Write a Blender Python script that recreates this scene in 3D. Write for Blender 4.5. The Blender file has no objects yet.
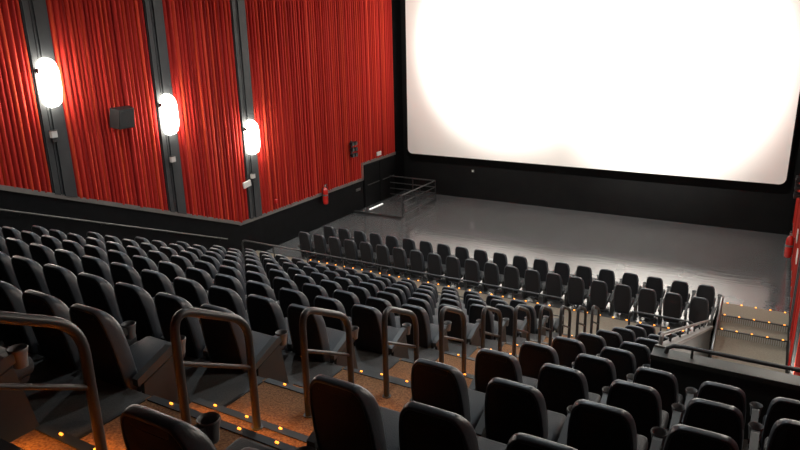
import bpy, bmesh, math, random
from mathutils import Vector, Matrix
random.seed(7)
scene = bpy.context.scene
COL = scene.collection

# ------------------------------------------------------------------ camera, world, exposure
ZF = 7.25                                   # camera eye height above the flat front floor
cam_data = bpy.data.cameras.new('camera'); cam = bpy.data.objects.new('camera', cam_data); COL.objects.link(cam)
cam_data.sensor_width = 36.0; cam_data.lens = 660.54 / 800 * 36; cam_data.clip_start = 0.05; cam_data.clip_end = 200
yaw, pitch, roll = 0.52946, 0.29008, 0.02119
cy, sy, cp, sp = math.cos(yaw), math.sin(yaw), math.cos(pitch), math.sin(pitch)
fw = Vector((-sy*cp, cy*cp, -sp)); rt = Vector((cy, sy, 0)); dn = fw.cross(rt)
c_, s_ = math.cos(roll), math.sin(roll)
right, down = c_*rt + s_*dn, -s_*rt + c_*dn
m = Matrix.Identity(4)
for i in range(3):
    m[i][0], m[i][1], m[i][2] = right[i], -down[i], -fw[i]
m[2][3] = ZF
cam.matrix_world = m
scene.camera = cam

w = bpy.data.worlds.new('world'); scene.world = w; w.use_nodes = True
w.node_tree.nodes['Background'].inputs[0].default_value = (0.5, 0.55, 0.6, 1)
w.node_tree.nodes['Background'].inputs[1].default_value = 0.02
vs = scene.view_settings
vs.view_transform = 'Standard'; vs.look = 'None'; vs.gamma = 1.0; vs.use_curve_mapping = False
vs.exposure = 0.0
scene.cycles.max_bounces = 6
scene.cycles.sample_clamp_indirect = 4.0
scene.cycles.use_denoising = True

SCREEN_W, POOL_W, HOUSE_W, SCONCE_E, LED_E = 4100.0, 17000.0, 460.0, 48.0, 3.0

# ------------------------------------------------------------------ room measures (metres, z = 0 on the front floor)
XL, XR = -14.9, 0.76                        # side walls
YB, YR = 25.9, -5.5                         # screen wall, rear wall
ZC = 10.6                                   # ceiling
Y0, PITCH, RISE = 2.546, 1.1532, 0.445      # row 0 back-top line, row pitch, tier rise
P0 = 4.370
def PZ(j): return P0 - RISE*j               # tier level
def RY(j): return Y0 + PITCH*j              # y of backrest tops
def RIS(j): return RY(j) + 0.10             # riser behind the seats of tier j
AXL, AXR = -3.58, -2.25                     # centre aisle
YC = 13.88                                  # front edge of the last tier
YN = 15.85                                  # nosing of the cross aisle
ZX = PZ(9) - RISE/2                         # cross aisle level

# ------------------------------------------------------------------ lights (the house fixtures that carry them are built below)
def spot(name, loc, target, power, angle, blend, radius, color):
    d = bpy.data.lights.new(name, 'SPOT'); d.energy = power; d.spot_size = math.radians(angle); d.spot_blend = blend
    d.shadow_soft_size = radius; d.color = color
    o = bpy.data.objects.new(name, d); COL.objects.link(o); o.location = loc
    o.rotation_euler = (Vector(target) - Vector(loc)).to_track_quat('-Z', 'Y').to_euler()
    return o
SCREEN_SPOTS = [((-10.9, 17.5, ZC-0.45), (-10.2, 25.6, 6.9)), ((-3.4, 17.5, ZC-0.45), (-3.7, 25.6, 6.2))]
for a, b in SCREEN_SPOTS:                    # each lamp: a wide flood with a hot centre
    spot('screen_wash_light', a, b, SCREEN_W, 84, 1.0, 0.18, (1.0, 0.95, 0.86))
    spot('screen_pool_light', a, b, POOL_W, 52, 0.8, 0.18, (1.0, 0.97, 0.91))
HOUSE = [(x, y) for y in (8.0, 13.0) for x in (-11.5, -7.0, -2.5)] + [(-11.5, 19.5), (-2.5, 19.5)]
for x, y in HOUSE:
    spot('house_light', (x, y, ZC-0.25), (x, y, 0), HOUSE_W*(0.6 if y > 18 else 1.0), 120, 0.6, 0.12, (0.86, 0.95, 1.0))

# ------------------------------------------------------------------ materials
def mat(name, col, rough=0.6, metal=0.0, spec=0.5, col2=None, nscale=20, nmap=None, bump=0.0, bscale=60, emit=None, estr=0, lo=0.35, hi=0.65, bmap=None, coat=0, ior=1.5, bdet=4):
    M = bpy.data.materials.new(name); M.use_nodes = True
    nt = M.node_tree; b = nt.nodes['Principled BSDF']
    b.inputs['Base Color'].default_value = (*col, 1); b.inputs['Roughness'].default_value = rough
    b.inputs['Metallic'].default_value = metal; b.inputs['Specular IOR Level'].default_value = spec
    b.inputs['Coat Weight'].default_value = coat; b.inputs['IOR'].default_value = ior
    tc = nt.nodes.new('ShaderNodeTexCoord')
    def noise(scale, vecscale, detail=4):
        mp = nt.nodes.new('ShaderNodeMapping'); mp.inputs['Scale'].default_value = vecscale or (1, 1, 1)
        nt.links.new(tc.outputs['Object'], mp.inputs['Vector'])
        n = nt.nodes.new('ShaderNodeTexNoise'); n.inputs['Scale'].default_value = scale; n.inputs['Detail'].default_value = detail
        nt.links.new(mp.outputs['Vector'], n.inputs['Vector'])
        return n
    if col2:
        n = noise(nscale, nmap); r = nt.nodes.new('ShaderNodeValToRGB')
        r.color_ramp.elements[0].color = (*col, 1); r.color_ramp.elements[1].color = (*col2, 1)
        r.color_ramp.elements[0].position = lo; r.color_ramp.elements[1].position = hi
        nt.links.new(n.outputs['Fac'], r.inputs['Fac']); nt.links.new(r.outputs['Color'], b.inputs['Base Color'])
    if bump:
        n = noise(bscale, bmap, bdet); bp = nt.nodes.new('ShaderNodeBump'); bp.inputs['Strength'].default_value = bump
        bp.inputs['Distance'].default_value = 0.02
        nt.links.new(n.outputs['Fac'], bp.inputs['Height']); nt.links.new(bp.outputs['Normal'], b.inputs['Normal'])
    if emit:
        b.inputs['Emission Color'].default_value = (*emit, 1); b.inputs['Emission Strength'].default_value = estr
    return M
MT = dict(
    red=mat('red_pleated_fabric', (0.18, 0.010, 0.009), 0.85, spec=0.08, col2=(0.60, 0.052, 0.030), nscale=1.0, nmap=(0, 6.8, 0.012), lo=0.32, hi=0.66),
    pil=mat('pilaster_grey', (0.030, 0.032, 0.035), 0.6, col2=(0.037, 0.039, 0.041), nscale=3, spec=0.3),
    trim=mat('trim_grey', (0.125, 0.118, 0.108), 0.45, col2=(0.15, 0.14, 0.13), nscale=4),
    wains=mat('wainscot_black', (0.0035, 0.0037, 0.0042), 0.75, col2=(0.005, 0.0052, 0.006), nscale=5, spec=0.1),
    bwall=mat('screen_wall_black', (0.0065, 0.0065, 0.007), 0.75, col2=(0.008, 0.008, 0.008), nscale=2, spec=0.08),
    ceil=mat('ceiling_black', (0.03, 0.03, 0.032), 0.8),
    rear=mat('rear_wall_dark', (0.06, 0.05, 0.05), 0.8),
    screen=mat('screen_white', (0.86, 0.85, 0.82), 0.8, spec=0.2),
    mask=mat('screen_edge_black', (0.006, 0.006, 0.007), 0.9, spec=0.1),
    floor=mat('front_floor_vinyl', (0.120, 0.122, 0.124), 0.14, col2=(0.145, 0.147, 0.149), nscale=1.2, bump=0.11, bscale=2.6, spec=0.5, bmap=(0.55, 2.4, 1), ior=2.9, bdet=1.5),
    tier=mat('tier_carpet', (0.060, 0.058, 0.056), 0.85, col2=(0.085, 0.082, 0.078), nscale=90, bump=0.3, bscale=220),
    aisle=mat('aisle_carpet', (0.13, 0.052, 0.019), 0.9, col2=(0.31, 0.145, 0.054), nscale=60, bump=0.5, bscale=150),
    cross=mat('cross_aisle_carpet', (0.22, 0.18, 0.13), 0.85, col2=(0.27, 0.225, 0.17), nscale=40, bump=0.2, bscale=150),
    nose=mat('nosing_dark', (0.02, 0.02, 0.02), 0.5),
    riser=mat('step_riser_grey', (0.36, 0.35, 0.33), 0.5),
    vinyl=mat('seat_vinyl', (0.047, 0.053, 0.062), 0.36, bump=0.08, bscale=70, spec=0.5),
    shell=mat('seat_shell', (0.020, 0.020, 0.022), 0.7, spec=0.25),
    cush=mat('seat_cushion', (0.019, 0.020, 0.023), 0.6, bump=0.15, bscale=120),
    arm=mat('armrest_plastic', (0.050, 0.049, 0.047), 0.45),
    cup=mat('cup_holder_plastic', (0.13, 0.13, 0.13), 0.45),
    std=mat('seat_support', (0.030, 0.028, 0.026), 0.6),
    rail=mat('handrail_grey', (0.045, 0.045, 0.045), 0.38, metal=0.0, spec=0.45),
    steel=mat('steel_rail', (0.30, 0.30, 0.30), 0.28, metal=0.9),
    dark=mat('fixture_black', (0.012, 0.012, 0.013), 0.5),
    grille=mat('speaker_grille', (0.03, 0.03, 0.032), 0.8, bump=0.5, bscale=300),
    white=mat('white_plastic', (0.75, 0.74, 0.70), 0.5),
    redp=mat('extinguisher_red', (0.55, 0.02, 0.015), 0.25, coat=0.4),
    parap=mat('parapet_top', (0.036, 0.038, 0.034), 0.4),
    paraw=mat('parapet_wall', (0.020, 0.023, 0.022), 0.6),
    door=mat('door_black', (0.0035, 0.0035, 0.004), 0.6, spec=0.15),
    glow=mat('sconce_diffuser', (0.9, 0.88, 0.8), 0.5, emit=(1.0, 0.94, 0.82), estr=SCONCE_E),
    led=mat('amber_led', (0.9, 0.5, 0.1), 0.4, emit=(1.0, 0.30, 0.03), estr=LED_E),
    wled=mat('white_led', (0.9, 0.9, 0.8), 0.4, emit=(1.0, 0.93, 0.8), estr=12),
    strip=mat('under_door_glow', (0.9, 0.9, 0.9), 0.4, emit=(1.0, 0.96, 0.9), estr=1.0),
    lens=mat('downlight_lens', (0.9, 0.9, 0.9), 0.4, emit=(1.0, 0.97, 0.92), estr=3),
)

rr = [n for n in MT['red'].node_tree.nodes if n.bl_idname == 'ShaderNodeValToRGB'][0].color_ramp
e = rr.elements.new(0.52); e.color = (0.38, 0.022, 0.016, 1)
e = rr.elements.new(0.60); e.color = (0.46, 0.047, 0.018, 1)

# ------------------------------------------------------------------ mesh helpers
class MB:
    def __init__(s): s.v = []; s.f = []
    def add(s, vs, fs):
        o = len(s.v); s.v += [tuple(v) for v in vs]; s.f += [tuple(i+o for i in f) for f in fs]; return s
    def box(s, x0, x1, y0, y1, z0, z1):
        return s.add([(x0,y0,z0),(x1,y0,z0),(x1,y1,z0),(x0,y1,z0),(x0,y0,z1),(x1,y0,z1),(x1,y1,z1),(x0,y1,z1)],
                     [(0,3,2,1),(4,5,6,7),(0,1,5,4),(1,2,6,5),(2,3,7,6),(3,0,4,7)])
    def rbox(s, x0, x1, y0, y1, z0, z1, b, seg=2):
        bm = bmesh.new(); bmesh.ops.create_cube(bm, size=1)
        for v in bm.verts:
            v.co = Vector((x0+(v.co.x+.5)*(x1-x0), y0+(v.co.y+.5)*(y1-y0), z0+(v.co.z+.5)*(z1-z0)))
        bmesh.ops.bevel(bm, geom=list(bm.edges), offset=b, segments=seg, profile=0.5, affect='EDGES')
        bm.verts.index_update()
        s.add([v.co for v in bm.verts], [[v.index for v in f.verts] for f in bm.faces]); bm.free(); return s
    def tube(s, pts, r, n=8, cap=True):
        pts = [Vector(p) for p in pts]; rings = []; up = None
        for i, p in enumerate(pts):
            t = (pts[min(i+1, len(pts)-1)] - pts[max(i-1, 0)]).normalized()
            if up is None:
                up = Vector((1,0,0)) if abs(t.x) < 0.8 else Vector((0,1,0))
            a = t.cross(up).normalized(); b = a.cross(t).normalized(); up = b
            rings.append([p + r*(math.cos(2*math.pi*k/n)*a + math.sin(2*math.pi*k/n)*b) for k in range(n)])
        vs = [v for R in rings for v in R]; fs = []
        for i in range(len(pts)-1):
            for k in range(n): fs.append((i*n+k, i*n+(k+1) % n, (i+1)*n+(k+1) % n, (i+1)*n+k))
        if cap: fs += [tuple(range(n-1, -1, -1)), tuple((len(pts)-1)*n+k for k in range(n))]
        return s.add(vs, fs)
    def lathe(s, prof, c=(0,0,0), n=16, axis='z', arc=1.0):
        vs = []; fs = []; m_ = n if arc == 1.0 else n+1
        for rr, h in prof:
            for k in range(m_):
                a = 2*math.pi*arc*k/n; x, y = rr*math.cos(a), rr*math.sin(a)
                vs.append((c[0]+x, c[1]+y, c[2]+h) if axis == 'z' else ((c[0]+h, c[1]+x, c[2]+y) if axis == 'x' else (c[0]+x, c[1]+h, c[2]+y)))
        for i in range(len(prof)-1):
            for k in range(n if arc == 1.0 else n):
                k2 = (k+1) % m_
                fs.append((i*m_+k, i*m_+k2, (i+1)*m_+k2, (i+1)*m_+k))
        return s.add(vs, fs)
    def prism(s, poly, axis, a, b):
        """poly: 2D points; extruded along axis from a to b (axis 'x': poly is (y,z); 'z': poly is (x,y); 'y': poly is (x,z))"""
        n = len(poly)
        def P(p, t): return (t, p[0], p[1]) if axis == 'x' else ((p[0], p[1], t) if axis == 'z' else (p[0], t, p[1]))
        return s.add([P(p, a) for p in poly] + [P(p, b) for p in poly],
                     [tuple(range(n-1, -1, -1)), tuple(range(n, 2*n))] + [(i, (i+1) % n, n+(i+1) % n, n+i) for i in range(n)])
    def mesh(s, name, m, smooth=False):
        me = bpy.data.meshes.new(name); me.from_pydata(s.v, [], s.f); me.validate()
        bm = bmesh.new(); bm.from_mesh(me); bmesh.ops.recalc_face_normals(bm, faces=bm.faces); bm.to_mesh(me); bm.free()
        me.materials.append(MT[m])
        if smooth:
            me.polygons.foreach_set('use_smooth', [True]*len(me.polygons))
            me.set_sharp_from_angle(angle=math.radians(50 if smooth is True else smooth))
        return me
    def obj(s, name, m, parent=None, smooth=False): return link(name, s.mesh(name, m, smooth), parent)
def link(name, me, parent=None, loc=None):
    o = bpy.data.objects.new(name, me); COL.objects.link(o)
    if parent is not None: o.parent = parent
    if loc is not None: o.location = loc
    return o
def thing(name, label, cat, loc=(0,0,0), rz=0, group=None):
    o = bpy.data.objects.new(name, None); COL.objects.link(o); o.location = loc; o.rotation_euler = (0,0,rz)
    o.empty_display_size = 0.1
    return tag(o, label, cat, group)
def tag(o, label, cat, group=None):
    o['label'] = label; o['category'] = cat
    if group: o['group'] = group
    return o
def struct(name, mb, m, label=None, cat=None, smooth=False):
    o = mb.obj(name, m, None, smooth); o['kind'] = 'structure'
    if label: o['label'] = label; o['category'] = cat
    return o
ORD = ['zeroth','first','second','third','fourth','fifth','sixth','seventh','eighth','ninth','tenth','eleventh','twelfth','thirteenth','fourteenth','fifteenth','sixteenth','seventeenth','eighteenth','nineteenth','twentieth','twenty-first','twenty-second']

# ------------------------------------------------------------------ the shell
struct('floor', MB().prism([(XL,YN),(-0.85,YN),(-0.85,18.5),(XR,18.5),(XR,YB),(XL,YB)], 'z', -0.06, 0.0), 'floor',
       'glossy grey vinyl floor between front row and screen', 'floor')
struct('floor_cross_aisle', MB().box(XL, -0.97, YC, YN-0.05, -0.06, ZX), 'cross', 'tan carpeted cross aisle in front of the railing', 'floor')
struct('ceiling', MB().box(XL-0.3, XR+0.3, YR, YB+0.3, ZC, ZC+0.1), 'ceil', 'dark flat auditorium ceiling', 'ceiling')
struct('wall_back', MB().box(XL-0.2, XR+0.2, YB, YB+0.2, -1.2, ZC), 'bwall', 'black wall below and behind the white screen', 'wall')
struct('wall_rear', MB().box(XL-0.2, XR+0.2, YR-0.2, YR, 0, ZC), 'rear', 'dark rear wall behind the top row', 'wall')

# trim profile along a side wall: slopes with the seating, level by the floor, steps up over the door
SL = RISE/PITCH
def trim_z(y):
    if y < 15.09: return 1.30 + (15.09-y)*0.3815
    if y < 22.43: return 1.27
    return 1.90
def trim_r(y): return 0.66 + max(0.0, 13.9-y)*0.3815
KINK, DOOR0, DOOR1 = 15.09, 22.43, 25.05
PILS = [(-0.68,-0.08),(2.57,3.17),(5.82,6.42),(9.07,9.68),(12.38,13.0),(15.57,16.2)]
for side, X, s in (('left', XL, 1), ('right', XR, -1)):
    word = 'left' if side == 'left' else 'right'
    wall = struct('wall_'+side, MB().box(min(X, X-0.2*s), max(X, X-0.2*s), YR, YB, -1.2, ZC), 'wains',
                  'side wall hung with pleated red fabric above black wainscot, ' + ('with fire door by the screen' if s > 0 else 'beside the exit steps'), 'wall')
    # wainscot panel
    poly = [(YR, -1.0), (YB, -1.0), (YB, 1.90), (DOOR1, 1.90), (DOOR1, 0.0), (DOOR0, 0.0), (DOOR0, trim_z(20)), (KINK, trim_z(20)), (YR, trim_z(YR))]
    if s < 0: poly = [(YR, -1.0), (YB, -1.0), (YB, 0.66), (13.9, 0.66), (YR, trim_r(YR))]
    MB().prism(poly, 'x', X, X+0.03*s).obj('wainscot', 'wains', wall)
    # trim strips
    for a, b in ((YR, KINK), (KINK, DOOR0), (DOOR0-0.08, DOOR1+0.05)) if s > 0 else ((YR, 13.9), (13.9, YB-0.4)):
        za = trim_z(a if a != DOOR0-0.08 else DOOR0+0.1); zb = trim_z(b-0.001) if b != KINK else 1.30
        if s < 0: za, zb = trim_r(a), trim_r(b)
        MB().prism([(a, za-0.06), (b, zb-0.06), (b, zb+0.06), (a, za+0.06)], 'x', X, X+0.07*s).obj('trim_strip', 'trim', wall)
    if s > 0:
        MB().prism([(DOOR0-0.10, 1.27-0.05), (DOOR0+0.02, 1.27-0.05), (DOOR0+0.02, 1.95), (DOOR0-0.10, 1.95)], 'x', X, X+0.07*s).obj('trim_strip', 'trim', wall)
    # pleated fabric between the pilasters
    segs = [(PILS[i][1], PILS[i+1][0]) for i in range(len(PILS)-1)] + [(PILS[-1][1], 25.10)]
    for a, b in segs:
        mb = MB(); rows = []; y = a
        while y < b - 1e-6:
            per = random.uniform(0.115, 0.165); dep = random.uniform(0.045, 0.08)
            if y + per > b - 0.08: per = b - y
            for k in range(8):
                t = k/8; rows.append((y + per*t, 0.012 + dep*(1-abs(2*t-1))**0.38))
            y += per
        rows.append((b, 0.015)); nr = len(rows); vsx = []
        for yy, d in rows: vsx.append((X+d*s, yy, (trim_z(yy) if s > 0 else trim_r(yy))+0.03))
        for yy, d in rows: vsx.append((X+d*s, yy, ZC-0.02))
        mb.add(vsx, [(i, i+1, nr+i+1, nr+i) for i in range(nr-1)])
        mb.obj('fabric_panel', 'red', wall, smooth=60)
    for a, b in PILS:
        TZ = trim_z if s > 0 else trim_r
        def slab(y0, y1, d): return MB().prism([(y0, TZ(y0)+0.03), (y1, TZ(y1)+0.03), (y1, ZC-0.02), (y0, ZC-0.02)], 'x', min(X, X+d*s), max(X, X+d*s))
        p = slab(a, b, 0.05).obj('pilaster', 'pil', wall)
        for q0, q1, d in ((0.03, 0.17, 0.085), (0.20, 0.24, 0.07), (0.27, 0.57, 0.10)):
            slab(a+q0, a+q1, d).obj('pilaster_strip', 'pil', p)
    # sloping wall handrail
    if s > 0:
        h = thing('wall_handrail', 'long thin handrail sloping down the black wainscot', 'handrail', (X, 7.8, 3.55))
        MB().tube([(0.10, -12.5, 12.5*0.392), (0.10, 6.66, -2.60)], 0.019, 8).obj('rail', 'trim', h, True)
        for k in range(-3, 4):
            yy = k*2.0+0.4; MB().tube([(0.02, yy, -yy*0.391-0.07), (0.10, yy, -yy*0.391)], 0.014, 6).obj('bracket', 'dark', h)

# tiers and aisle steps: every tier runs through the aisle, with a half step in front of each riser
LEDX = [-3.38, -3.07, -2.76, -2.45]
LED = MB().rbox(-0.013, 0.013, -0.007, 0.007, -0.004, 0.009, 0.003, 1).mesh('step_light', 'led')
BLED = MB().rbox(-0.020, 0.020, -0.013, 0.013, -0.004, 0.018, 0.004, 1).mesh('step_light', 'led')
GLOWS = []
def nosing(parent, y1, z, leds):
    n = MB().box(AXL, AXR, y1-0.05, y1+0.012, z-0.035, z+0.006).obj('nosing', 'nose', parent)
    for x in leds: link('step_light', LED, n, (x, y1-0.012, z+0.008))
for j in range(-3, 10):
    z = PZ(j); a = RIS(j) if j > -3 else YR; b = RIS(j+1) if j < 9 else YC
    struct('floor_tier', MB().box(XL, AXL-0.025, a, b, z-0.55, z), 'tier', 'dark carpeted tier between red wall and stair aisle, %s above cross railing' % ORD[10-j], 'floor')
    struct('floor_tier', MB().box(AXR+0.025, XR if j <= 3 else -0.97, a, b, z-0.55, z), 'tier', 'dark carpeted tier between stair aisle and exit passage, %s above cross railing' % ORD[10-j], 'floor')
    t = struct('floor_aisle', MB().box(AXL-0.025, AXR+0.025, a, b, z-0.55, z-0.001), 'aisle', 'brown carpeted aisle landing with amber edge lights, %s above cross railing' % ORD[10-j], 'floor')
    for x in (AXL-0.025, AXR): MB().box(x, x+0.025, a, b-0.06, z-0.001, z+0.008).obj('edging', 'nose', t)
    nosing(t, b, z, LEDX)
    if j > -3:
        h = struct('stair_step', MB().box(AXL, AXR, a+0.013, a+0.38, z, z+RISE/2), 'aisle', 'brown carpeted half step with amber edge lights, %s above cross railing' % ORD[10-j], 'step'); nosing(h, a+0.38, z+RISE/2, LEDX)
    if -2 <= j <= 4:
        for x in LEDX: GLOWS += [(x, b+0.05, z-0.03), (x, a+0.43, z+RISE/2-0.03)]
h = struct('stair_step', MB().box(AXL, AXR, YC+0.013, YC+0.3, ZX, ZX+0.11), 'aisle', 'brown carpeted bottom step of stair aisle at cross railing', 'step'); nosing(h, YC+0.3, ZX+0.11, LEDX)
for g in GLOWS:                               # the light each amber diode throws down onto the next tread
    d = bpy.data.lights.new('step_glow', 'SPOT'); d.energy = 8.0; d.color = (1.0, 0.38, 0.05); d.shadow_soft_size = 0.01
    d.spot_size = math.radians(125); d.spot_blend = 0.8
    o = bpy.data.objects.new('step_glow', d); COL.objects.link(o); o.location = g; o.rotation_euler = (math.radians(12), 0, 0)
# edge of the cross aisle
n = MB().box(XL, -1.0, YN-0.05, YN+0.0, -0.06, ZX+0.006).obj('trim_1', 'nose'); n['kind'] = 'structure'; n['label'] = 'dark cross aisle edge with amber lights'; n['category'] = 'trim'
for k in range(36):
    link('step_light', BLED, n, (-12.62 + k*0.328, YN-0.02, ZX+0.008))
# exit steps on the right and the passage floor below
for k, (ya, yb) in enumerate(((17.62, 18.5), (17.08, 17.62))):
    zt = -0.17*k
    o = struct('stair_step', MB().box(-0.83, XR, ya, yb, zt-0.3, zt), 'cross', 'tan exit step with ribbed riser and amber lights, ' + ('flush with the front floor' if k == 0 else 'one below the front floor'), 'step')
    n = MB().box(-0.83, XR, ya-0.012, ya+0.04, zt-0.018, zt+0.004).obj('nosing', 'nose', o)
    rb = MB()
    for q in range(32): rb.box(-0.82+q*0.0487, -0.798+q*0.0487, ya-0.010, ya, zt-0.168, zt-0.018)
    rb.obj('riser_ribs', 'riser', o)
    for q in range(5): link('step_light', BLED, n, (-0.70+q*0.335, ya+0.014, zt+0.004))
    if k == 0:
        for q in range(5): link('step_light', BLED, o, (-0.70+q*0.335, yb-0.02, 0.004))
struct('floor_exit_passage', MB().box(-0.83, XR, 7.13, 17.08, -0.75, -0.34), 'cross', 'tan passage floor below the exit steps', 'floor')
struct('wall_passage', MB().box(-0.92, -0.85, 15.2, 18.5, -0.75, 0.0), 'wains', 'black side of the sunken exit steps', 'wall')

# parapets round the exit passage
PX0, PX1 = -0.935, -0.82
def par_z(y): return 3.93 - (y-6.85)*0.388
o = struct('wall_parapet_side', MB().prism([(7.10,-0.7), (15.2,-0.7), (15.2, par_z(15.2)-0.05), (7.10, par_z(7.10)-0.05)], 'x', PX0+0.01, PX1-0.01), 'paraw',
           'low sloping parapet wall between seats and exit passage', 'wall')
MB().prism([(7.16, par_z(7.16)-0.05), (15.22, par_z(15.22)-0.05), (15.22, par_z(15.22)), (7.16, par_z(7.16))], 'x', PX0-0.003, PX1+0.02).obj('coping', 'trim', o)  # paler grey than the cross coping: the light on it is painted in
o = struct('wall_parapet_cross', MB().box(PX0, XR, 6.97, 7.13, -0.7, 3.735), 'paraw', 'low parapet wall across the exit passage behind the last right seats', 'wall')
MB().box(PX0-0.005, XR, 6.94, 7.16, 3.735, 3.79).obj('coping', 'parap', o)
pr = thing('parapet_rail', 'grey tube rail on short posts along the sloping parapet', 'railing', (-0.885, 7.1, 3.83))
def prz(y): return par_z(y)-3.83
pts = [(0, 0.12, prz(7.22)+0.01), (0, 0.14, prz(7.24)+0.10), (0, 0.20, prz(7.30)+0.13)] + [(0, y-7.1, prz(y)+0.13) for y in (8, 10, 12, 14.9)] + [(0, 8.0, prz(15.1)+0.10), (0, 8.02, prz(15.12)+0.005)]
MB().tube(pts, 0.024, 8).obj('top_rail', 'trim', pr, True)  # paler than the cross rail, painting in the light that falls here
for k in range(1, 8):
    y = 7.0 + k*1.1; MB().tube([(0, y-7.1, prz(y)), (0, y-7.1, prz(y)+0.13)], 0.016, 6).obj('post', 'rail', pr)
pr = thing('parapet_rail', 'grey tube rail on short posts along the cross parapet', 'railing', (-0.82, 7.06, 3.79))
MB().tube([(0.02, 0, 0.0), (0.03, 0, 0.06), (0.09, 0, 0.10), (0.2, 0, 0.11), (1.55, 0, 0.11)], 0.024, 8).obj('top_rail', 'rail', pr, True)
for x in (0.28, 1.5): MB().tube([(x, 0, 0), (x, 0, 0.11)], 0.016, 6).obj('post', 'rail', pr)

# ------------------------------------------------------------------ cinema screen
sc = thing('cinema_screen', 'huge white cinema screen lit in bright pools', 'screen', (-7.06, YB, 1.86))
def rrect(x0, x1, z0, z1, r, n=8):
    out = []
    for cx, cz, a0 in ((x1-r, z0+r, -90), (x1-r, z1-r, 0), (x0+r, z1-r, 90), (x0+r, z0+r, 180)):
        for k in range(n+1):
            a = math.radians(a0 + 90*k/n); out.append((cx+r*math.cos(a), cz+r*math.sin(a)))
    return out
MB().prism(rrect(-7.37, 7.37, 0, 8.0, 0.22), 'y', -0.40, -0.36).obj('screen_surface', 'screen', sc)
MB().prism(rrect(-7.42, 7.42, -0.05, 8.05, 0.25), 'y', -0.36, -0.02).obj('frame', 'mask', sc)

# ------------------------------------------------------------------ seats
def offset_poly(poly, d):
    n = len(poly); out = []
    for i in range(n):
        a, b, c = Vector(poly[i-1]), Vector(poly[i]), Vector(poly[(i+1) % n])
        t = (c-a).normalized(); nn = Vector((t.y, -t.x))
        out.append(tuple(b - nn*d))
    return out
def chaikin(poly, k):
    for _ in range(k):
        q = []
        for i in range(len(poly)):
            a, b = poly[i], poly[(i+1) % len(poly)]
            q += [(0.75*a[0]+0.25*b[0], 0.75*a[1]+0.25*b[1]), (0.25*a[0]+0.75*b[0], 0.25*a[1]+0.75*b[1])]
        poly = q
    return poly
half = [(0.150, -0.12), (0.186, -0.105), (0.209, 0.16), (0.212, 0.36), (0.204, 0.50), (0.190, 0.60), (0.174, 0.66), (0.135, 0.707), (0.10, 0.713), (0.04, 0.715)]
outl = chaikin([(x, v) for x, v in half] + [(-x, v) for x, v in reversed(half)], 2)
REC = math.radians(10)
HB = 0.71
BY, BZ = HB*math.sin(REC) - 0.03, 0.985 - HB*math.cos(REC)
def bk(x, v, t):
    u = min(1.0, max(0.0, (v-0.50)/0.21)); t *= 1 - 0.55*u*u      # thinner towards the head
    return (x, BY - v*math.sin(REC) + t*math.cos(REC), BZ + v*math.cos(REC) + t*math.sin(REC))
def back_mesh():
    mb = MB(); rings = []
    for d, t in ((0.020, 0.010), (0.017, 0.002), (0.009, 0.0), (0.002, 0.006), (0.0, 0.018), (-0.004, 0.06), (0.0, 0.105), (0.010, 0.125), (0.03, 0.135), (0.07, 0.130), (0.12, 0.120)):
        rings.append([bk(x, v, t) for x, v in offset_poly(outl, d)])
    n = len(outl); fs = []
    for i in range(len(rings)-1):
        for k in range(n): fs.append((i*n+k, i*n+(k+1) % n, (i+1)*n+(k+1) % n, (i+1)*n+k))
    fs.append(tuple((len(rings)-1)*n+k for k in range(n)))
    mb.add([v for r_ in rings for v in r_], fs); return mb
def shell_mesh():
    mb = MB(); n = len(outl)
    r0 = [bk(x, v, 0.03) for x, v in offset_poly(outl, 0.019)]; r1 = [bk(x, v, 0.006) for x, v in offset_poly(outl, 0.020)]
    r2 = [bk(x, v, -0.003) for x, v in offset_poly(outl, 0.06)]
    fs = []
    for i in range(2):
        for k in range(n): fs.append((i*n+k, i*n+(k+1) % n, (i+1)*n+(k+1) % n, (i+1)*n+k))
    fs.append(tuple(2*n+k for k in range(n))); mb.add(r0+r1+r2, fs); return mb
def cushion_mesh():
    mb = MB().rbox(-0.222, 0.222, 0.16, 0.64, 0.325, 0.44, 0.04, 3)
    mb.v = [(x*(1-0.10*max(0, (y-0.16)/0.48 - 0.6)), y, z + 0.03*(y-0.16)/0.48 + (0.018*math.cos(x*6)*math.sin(math.pi*(y-0.16)/0.48) if z > 0.40 else 0)) for x, y, z in mb.v]
    return mb
def pan_mesh():
    return MB().prism([(0.15,0.29), (0.58,0.32), (0.60,0.355), (0.15,0.335)], 'x', -0.20, 0.20)
def arm_mesh():
    mb = MB()
    pr_ = [(0.10,0.405), (0.475,0.525), (0.475,0.585), (0.42,0.585), (0.10,0.460)]
    mb.prism(pr_, 'x', -0.030, 0.030); return mb
def cup_mesh():
    return MB().lathe([(0.0,-0.055), (0.041,-0.055), (0.046,0.0), (0.055,0.050), (0.058,0.062), (0.055,0.068), (0.049,0.064), (0.043,0.0), (0.038,-0.04), (0.0,-0.04)], (0, 0.515, 0.53), 16)
LIFT = 0.076
def std_mesh(d):
    return MB().prism([(0.16,0.40), (0.15,0.30), (0.24,0.02-d), (0.20,0.0-d), (0.60,0.0-d), (0.56,0.03-d), (0.50,0.30), (0.46,0.50)], 'x', -0.016, 0.016)
SM = dict(backrest=back_mesh().mesh('backrest', 'vinyl', 60), back_shell=shell_mesh().mesh('back_shell', 'shell', 60), seat_cushion=cushion_mesh().mesh('seat_cushion', 'cush', 60),
          seat_pan=pan_mesh().mesh('seat_pan', 'shell'), armrest=arm_mesh().mesh('armrest', 'arm'), cup_holder=cup_mesh().mesh('cup_holder', 'cup', 60), seat_support=std_mesh(0).mesh('seat_support', 'std'), seat_support_tall=std_mesh(LIFT).mesh('seat_support', 'std'))
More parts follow.
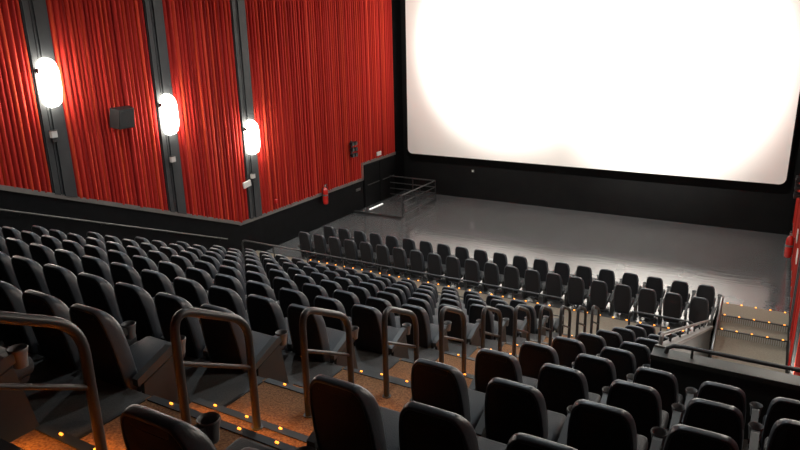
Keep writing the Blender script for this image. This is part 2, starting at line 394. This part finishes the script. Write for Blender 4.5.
def seat(x, y, z, pitch_x, label, group, extra_left=False, lift=0.0, last=False):
    t = thing('cinema_chair', label, 'chair', (x, y, z), 0, group)
    b = link('backrest', SM['backrest'], t, (0, 0, lift)); link('back_shell', SM['back_shell'], b)
    c = link('seat_cushion', SM['seat_cushion'], t, (0, 0, lift)); link('seat_pan', SM['seat_pan'], c)
    for s in ((1, -1) if extra_left else (1,)):
        ax = s*pitch_x/2 if not (last and s > 0) else pitch_x/2 - (0.06 if x > 0 else 0.02)
        a = link('armrest', SM['armrest'], t, (ax, 0, lift)); link('cup_holder', SM['cup_holder'], a)
        link('seat_support', SM['seat_support_tall' if lift else 'seat_support'], t, (ax, 0, lift))
    return t
def to_px(p):
    d = Vector(p) - Vector((0, 0, ZF)); zc = d.dot(fw)
    if zc < 0.3: return None
    return 400 + 660.54*d.dot(right)/zc, 225 + 660.54*d.dot(down)/zc
def in_view(x, y, z):
    """keep a seat only where some of it can fall inside the photograph's frame (with a margin for nearby viewpoints)"""
    for dx, dy, dz in ((0,0,1.0), (0.25,0.6,0.5), (-0.25,0.2,0.5), (0,0.4,0.2), (0.3,0.5,0.55)):
        q = to_px((x+dx, y+dy, z+dz))
        if q and -60 < q[0] < 850 and -20 < q[1] < 490: return True
    return False
SXL, SXR, SPX = -4.03, -1.908, 0.5614
for j in range(-2, 10):
    rowname = ORD[10-j]
    for k in range(16):
        x = SXL - k*SPX
        if in_view(x, RY(j), PZ(j)):
            seat(x, RY(j), PZ(j), SPX, 'black cinema seat, %s from the stair aisle toward red wall, %s row above cross railing' % (ORD[k+1], rowname), 'seats between stair aisle and red wall', k == 15, LIFT)
    for k in range(5 if j <= 3 else 2):
        x = SXR + k*0.577
        if in_view(x, RY(j), PZ(j)):
            seat(x, RY(j), PZ(j), 0.577, 'black cinema seat, %s from the stair aisle toward exit steps, %s row above cross railing' % (ORD[k+1], rowname), 'seats between stair aisle and exit passage', k == 0, LIFT, k == (4 if j <= 3 else 1))
YA_, YB_ = 16.93, 16.02
for k in range(20):
    seat(-12.68 + k*0.6065, YA_, 0, 0.6065, 'charcoal cinema seat in frontmost row facing bare floor, %s from exit steps' % ORD[20-k], 'seats in the frontmost row', k == 0)
for k in range(21):
    seat(-13.0 + k*0.59, YB_, 0, 0.59, 'charcoal cinema seat in row behind frontmost one, %s from exit steps' % ORD[21-k], 'seats in the second row from screen', k == 0)

# ------------------------------------------------------------------ railings
def bend(pts, r=0.10, n=5):
    pts = [Vector(p) for p in pts]; out = [pts[0]]
    for i in range(1, len(pts)-1):
        a, b, c = pts[i-1], pts[i], pts[i+1]; u = (a-b).normalized(); v = (c-b).normalized()
        p, q = b+u*r, b+v*r
        for k in range(n+1):
            t = k/n; out.append(p*(1-t)**2 + b*2*t*(1-t) + q*t*t)
    return out + [pts[-1]]
for j in range(-2, 10):
    yn, yf = RIS(j)-0.28, RIS(j)+0.31
    zn = PZ(j-1); zf = zn-RISE/2
    t = thing('aisle_handrail', 'grey looped handrail in stair aisle behind the %s row above cross railing' % ORD[10-j], 'handrail', (-2.92, yn, zn), 0, 'looped handrails down the stair aisle')
    L = yf-yn; top_n = 0.905; top_f = zf-zn+0.825
    MB().tube(bend([(0,0,0), (0,0,top_n), (0,L,top_f), (0,L,zf-zn)], 0.165, 7), 0.028, 10).obj('loop', 'rail', t, True)
    MB().tube([(0,0,0.56), (0,L,zf-zn+0.47)], 0.015, 8).obj('crossbar', 'rail', t, True)
    for yy, zz in ((0,0), (L, zf-zn)): MB().lathe([(0.0,0.0), (0.042,0.0), (0.042,0.008), (0.0,0.010)], (0,yy,zz), 12).obj('base_plate', 'rail', t)
def cross_rail(x0, x1, label, curl):
    t = thing('cross_railing', label, 'railing', (x0, 13.76, PZ(9)))
    H = 0.945; L = x1-x0
    pts = [(0,0,0), (0,0,H), (L,0,H), (L,0,0)]
    MB().tube(bend(pts, 0.14, 6), 0.024, 8).obj('top_rail', 'rail', t, True)
    nn = max(2, int(L/1.1))
    for k in range(1, nn): MB().tube([(L*k/nn,0,0), (L*k/nn,0,H)], 0.018, 6).obj('post', 'rail', t, True)
    MB().tube([(0,0,0.5), (L,0,0.5)], 0.012, 6).obj('lower_bar', 'rail', t, True)
cross_rail(-13.5, -3.80, 'long grey tube railing before the lowest tier of seats', True)
cross_rail(-2.36, -1.06, 'short grey tube railing between stair aisle foot and sloping parapet', True)
t = thing('step_handrail', 'bright steel handrail slanting beside exit steps at the seat row ends', 'handrail', (-0.78, 15.5, 0))
MB().tube([(0,-0.1,-0.5), (0,-0.1,0.02), (0,1.5,0.68), (0,1.62,0.68), (0,1.62,-0.32)], 0.03, 8).obj('rail', 'steel', t, True)

# guard rail round the door landing
g = thing('guard_railing', 'black four-bar guard railing around the side door landing', 'railing', (-12.55, 21.65, 0))
for yy in (0, 0.10, 1.45, 2.85): MB().tube([(0,yy,0), (0,yy,0.98)], 0.022, 8).obj('post', 'dark', g, True)
MB().tube(bend([(-0.16,0.0,0.9), (-0.02,0.0,0.98), (0,2.85,0.98), (-2.25,2.85,0.98)], 0.06, 4), 0.026, 8).obj('top_rail', 'rail', g, True)
for zz in (0.70, 0.44, 0.18):
    MB().tube([(0,0,zz), (0,2.85,zz), (-2.25,2.85,zz)], 0.022, 6).obj('bar', 'rail', g, True)
MB().tube([(-1.1,2.85,0), (-1.1,2.85,0.98)], 0.022, 8).obj('post', 'dark', g, True)
kb = MB().box(-14.85, -12.6, 21.62, 21.74, 0, 0.07).obj('trim_2', 'nose'); kb['kind'] = 'structure'; kb['label'] = 'low dark kerb across the side door landing'; kb['category'] = 'kerb'
tag(MB().rbox(-14.56, -14.50, 22.35, 23.4, 0.0, 0.03, 0.008, 1).obj('under_door_glow', 'strip'), 'glowing floor strip standing in for light under the side door', 'light')  # self-lit strip imitates light leaking under the door, not a fitting

# side door
d = struct('door_1', MB().box(XL-0.02, XL+0.035, DOOR0+0.06, DOOR1-0.04, 0.0, 1.83), 'door', 'black double side door beside the screen', 'door')
for a, b in ((DOOR0+0.10, 23.72), (23.75, DOOR1-0.08)):
    lf = MB().box(XL+0.03, XL+0.06, a, b, 0.02, 1.79).obj('door_leaf', 'door', d)
    MB().tube([(XL+0.10, a+0.12, 0.95), (XL+0.10, b-0.12, 0.95)], 0.02, 6).obj('push_bar', 'rail', lf)

# ------------------------------------------------------------------ wall fixtures
def sconce(X, s, y, z, label, group, deep=1.3):
    t = thing('wall_sconce', label, 'lamp', (X+0.10*s, y, z), 0, group)
    prof = [(0.02,-0.56), (0.12,-0.53), (0.20,-0.44), (0.24,-0.25), (0.24,0.25), (0.20,0.44), (0.12,0.53), (0.02,0.56)]  # oversized diffuser: the lamp's soft bloom is built into the shape
    mb = MB(); n = 14; vsx = []
    for rr, h in prof:
        for k in range(n+1):
            a = math.pi*k/n; vsx.append((rr*math.sin(a)*s*deep, rr*math.cos(a), h))
    mb.add(vsx, [(i*(n+1)+k, i*(n+1)+k+1, (i+1)*(n+1)+k+1, (i+1)*(n+1)+k) for i in range(len(prof)-1) for k in range(n)])
    mb.obj('diffuser', 'glow', t, True)
    MB().rbox(min(-0.02*s, 0.012*s), max(-0.02*s, 0.012*s), -0.19, 0.19, -0.42, 0.42, 0.006, 1).obj('mount_plate', 'dark', t)
    MB().box(min(0, 0.09*s), max(0, 0.09*s), -0.24, -0.17, 0.22, 0.34).obj('bracket', 'dark', t)
names = {3: 'overexposed white wall sconce on the pilaster highest up the seating slope', 4: 'overexposed white wall sconce on the middle pilaster next to the loudspeaker', 5: 'overexposed white wall sconce on pilaster above the tilted white sign'}
for i, (a, b) in enumerate(PILS):
    zc = {5: -3.27, 4: -2.17, 3: -1.05}.get(i, -1.05 + (3-i)*1.1) + ZF
    if i >= 2:
        sconce(XL, 1, (a+b)/2, zc, names.get(i, 'white wall sconce on red wall uphill of the loudspeaker, fourth from side door'), 'wall sconces on the pilasters')
        sconce(XR, -1, (a+b)/2+0.07, zc, 'white wall sconce on exit side wall, %s pilaster from the screen' % ORD[6-i], 'wall sconces on the exit side wall', 0.6)
def fixture_box(y, z, label):
    t = thing('emergency_light', label, 'light', (XL+0.10, y, z))
    MB().rbox(0, 0.09, -0.075, 0.075, -0.02, 0.14, 0.012, 2).obj('housing', 'white', t); MB().rbox(0, 0.07, -0.06, 0.06, -0.13, -0.02, 0.01, 1).obj('base', 'dark', t)
    MB().box(0.0, 0.11, -0.085, 0.085, 0.14, 0.155).obj('cap', 'dark', t)
fixture_box(9.27, -2.28+ZF, 'small white emergency light box on pilaster highest up the slope')
fixture_box(12.64, -3.47+ZF, 'small white emergency light box on the middle pilaster')
fixture_box(15.80, -4.58+ZF, 'small white emergency light box above the tilted white sign')
t = thing('wall_sign', 'small white rectangular sign beside pilaster, below lowest visible sconce', 'sign', (XL+0.10, 15.52, -4.74+ZF)); t.rotation_euler = (math.radians(8), 0, 0)
MB().rbox(0, 0.05, -0.17, 0.17, -0.10, 0.10, 0.008, 1).obj('panel', 'white', t); MB().box(-0.03, 0.0, -0.12, 0.12, -0.07, 0.07).obj('backing', 'dark', t)
t = thing('wall_sign', 'small white rectangular sign on red fabric above the side door', 'sign', (XL+0.10, 23.60, -5.11+ZF))
MB().rbox(0, 0.05, -0.16, 0.16, -0.085, 0.085, 0.008, 1).obj('panel', 'white', t); MB().box(-0.03, 0.0, -0.12, 0.12, -0.07, 0.07).obj('backing', 'dark', t)
def speaker(y, z):
    t = thing('loudspeaker', 'dark box loudspeaker hung on red pleated wall between two sconces', 'loudspeaker', (XL+0.14, y, z))
    MB().prism([(-0.29,0.02), (0.29,0.02), (0.23,0.30), (-0.23,0.30)], 'z', -0.25, 0.25).obj('cabinet', 'dark', t)
    for o in t.children:
        o.data.transform(Matrix(((0,1,0,0), (1,0,0,0), (0,0,1,0), (0,0,0,1))))
    MB().rbox(0.295, 0.315, -0.21, 0.21, -0.22, 0.22, 0.008, 1).obj('grille', 'grille', t)
    MB().box(-0.05, 0.03, -0.10, 0.10, -0.12, 0.12).obj('wall_bracket', 'dark', t)
    t.rotation_euler = (0, math.radians(10), 0)
speaker(11.10, -2.02+ZF)
def cluster(X, s, label):
    t = thing('effect_light_cluster', label, 'light', (X+0.10*s, 21.62, -4.60+ZF))
    MB().box(min(-0.03*s, 0.0), max(-0.03*s, 0.0), -0.05, 0.05, -0.33, 0.33).obj('bracket', 'dark', t)
    for q in range(3):
        for p in (-0.11, 0.11):
            MB().lathe([(0.0,0.0), (0.05,0.0), (0.085,0.12*s), (0.085,0.16*s), (0.0,0.15*s)], (0, p, -0.23+q*0.23), 12, 'x').obj('lamp_head', 'dark', t, True)
cluster(XL, 1, 'cluster of six small black spotlights on red wall before the side door')
cluster(XR, -1, 'cluster of six small black spotlights on red wall beside the exit passage')
def extinguisher(X, s, y, z, label):
    t = thing('fire_extinguisher', label, 'extinguisher', (X+0.195*s, y, z))
    MB().lathe([(0.0,0.0), (0.08,0.0), (0.095,0.02), (0.098,0.06), (0.098,0.50), (0.085,0.57), (0.045,0.62), (0.035,0.65), (0.0,0.65)], n=18).obj('cylinder', 'redp', t, True)
    MB().rbox(-0.03, 0.03, -0.03, 0.03, 0.65, 0.72, 0.008, 1).obj('valve', 'steel', t)
    MB().box(-0.015, 0.015, -0.02, 0.13, 0.72, 0.75).obj('lever', 'dark', t)
    MB().tube(bend([(0,0.03,0.68), (0,0.14,0.66), (0.02*s,0.135,0.20)], 0.06, 4), 0.014, 8).obj('hose', 'dark', t, True)
    MB().lathe([(0.099,0.32), (0.101,0.32), (0.101,0.38), (0.099,0.38)], n=18).obj('paper_label', 'trim', t, True)
    MB().box(min(-0.13*s, -0.09*s), max(-0.13*s, -0.09*s), -0.05, 0.05, 0.1, 0.6).obj('wall_bracket', 'dark', t)
extinguisher(XL, 1, 19.58, -6.36+ZF, 'red fire extinguisher on wall before the side door')
extinguisher(XR, -1, 20.9, -6.50+ZF, 'red fire extinguisher on wall beside the exit steps')
t = thing('alarm_call_point', 'tiny red alarm box low on red fabric past the pilasters', 'alarm', (XL+0.06, 16.9, -5.64+ZF))
MB().rbox(0, 0.07, -0.07, 0.07, -0.08, 0.08, 0.012, 2).obj('housing', 'redp', t); MB().box(0.065, 0.075, -0.04, 0.04, -0.04, 0.03).obj('button', 'redp', t)
t = thing('wall_vent', 'small grey vent plate on black wainscot before the side door', 'vent', (XL+0.03, 22.05, -6.36+ZF))
MB().rbox(0, 0.02, -0.16, 0.16, -0.05, 0.05, 0.005, 1).obj('plate', 'trim', t)
for q in range(3): MB().box(0.02, 0.026, -0.13, 0.13, -0.032+q*0.028, -0.022+q*0.028).obj('slat', 'dark', t)
t = thing('wall_socket', 'tiny pale socket on black wall under the screen', 'socket', (-11.43, YB, -6.02+ZF))
MB().rbox(-0.06, 0.06, -0.02, 0.0, -0.06, 0.06, 0.006, 1).obj('plate', 'trim', t); MB().rbox(-0.03, 0.03, -0.03, -0.018, -0.03, 0.03, 0.004, 1).obj('insert', 'white', t)
for y, z, lb in ((19.1, -5.34+ZF, 'small white notice on exit side wall above extinguisher'), (17.4, -5.36+ZF, 'small white notice on exit side wall nearer the parapet')):
    t = thing('wall_notice', lb, 'sign', (XR-0.09, y, z)); MB().rbox(-0.02, 0.0, -0.2, 0.2, -0.14, 0.14, 0.004, 1).obj('panel', 'white', t); MB().box(0.0, 0.03, -0.15, 0.15, -0.1, 0.1).obj('backing', 'dark', t)
for x, y in HOUSE:
    t = thing('ceiling_downlight', 'round recessed ceiling downlight over the %s, %s' % ('upper seats' if y < 9 else 'lower seats' if y < 15 else 'bare front floor', 'near the sconce wall' if x < -10 else 'mid ceiling' if x < -5 else 'near the exit side wall'), 'light', (x, y, ZC), 0, 'ceiling downlights')
    MB().lathe([(0.16,0.0), (0.16,-0.10), (0.13,-0.10), (0.12,-0.02)], n=16).obj('housing', 'dark', t, True)
    MB().lathe([(0.0,-0.03), (0.12,-0.03)], n=16).obj('lens', 'lens', t)
for a, b in SCREEN_SPOTS:
    t = thing('screen_wash_lamp', 'black ceiling spotlight aimed at screen, on the %s' % ('side door half' if a[0] < -7 else 'exit steps half'), 'light', (a[0], a[1], ZC), 0, 'ceiling spotlights for the screen')
    MB().tube([(0,0,0), (0,0,-0.2)], 0.02, 6).obj('stem', 'dark', t)
    MB().lathe([(0.0,-0.30), (0.11,-0.30), (0.13,-0.12), (0.13,-0.10), (0.11,-0.10), (0.09,-0.26), (0.0,-0.26)], (0,0,-0.10), 14, 'y').obj('lamp_housing', 'dark', t, True)

# unseen lamp added to brighten the exit passage, hidden behind the parapet
t = thing('passage_fill_lamp', 'added unseen fill lamp on the exit passage wall behind the parapet', 'lamp', (XR-0.03, 12.0, 1.0))
MB().rbox(-0.07, 0.0, -0.16, 0.16, -0.09, 0.09, 0.02, 2).obj('housing', 'dark', t); MB().rbox(-0.10, -0.06, -0.13, 0.13, -0.06, 0.06, 0.018, 2).obj('diffuser', 'lens', t)
d = bpy.data.lights.new('passage_fill', 'POINT'); d.energy = 130; d.color = (1.0, 0.92, 0.8); d.shadow_soft_size = 0.06
o = bpy.data.objects.new('passage_fill', d); COL.objects.link(o); o.location = (XR-0.22, 12.0, 1.0)
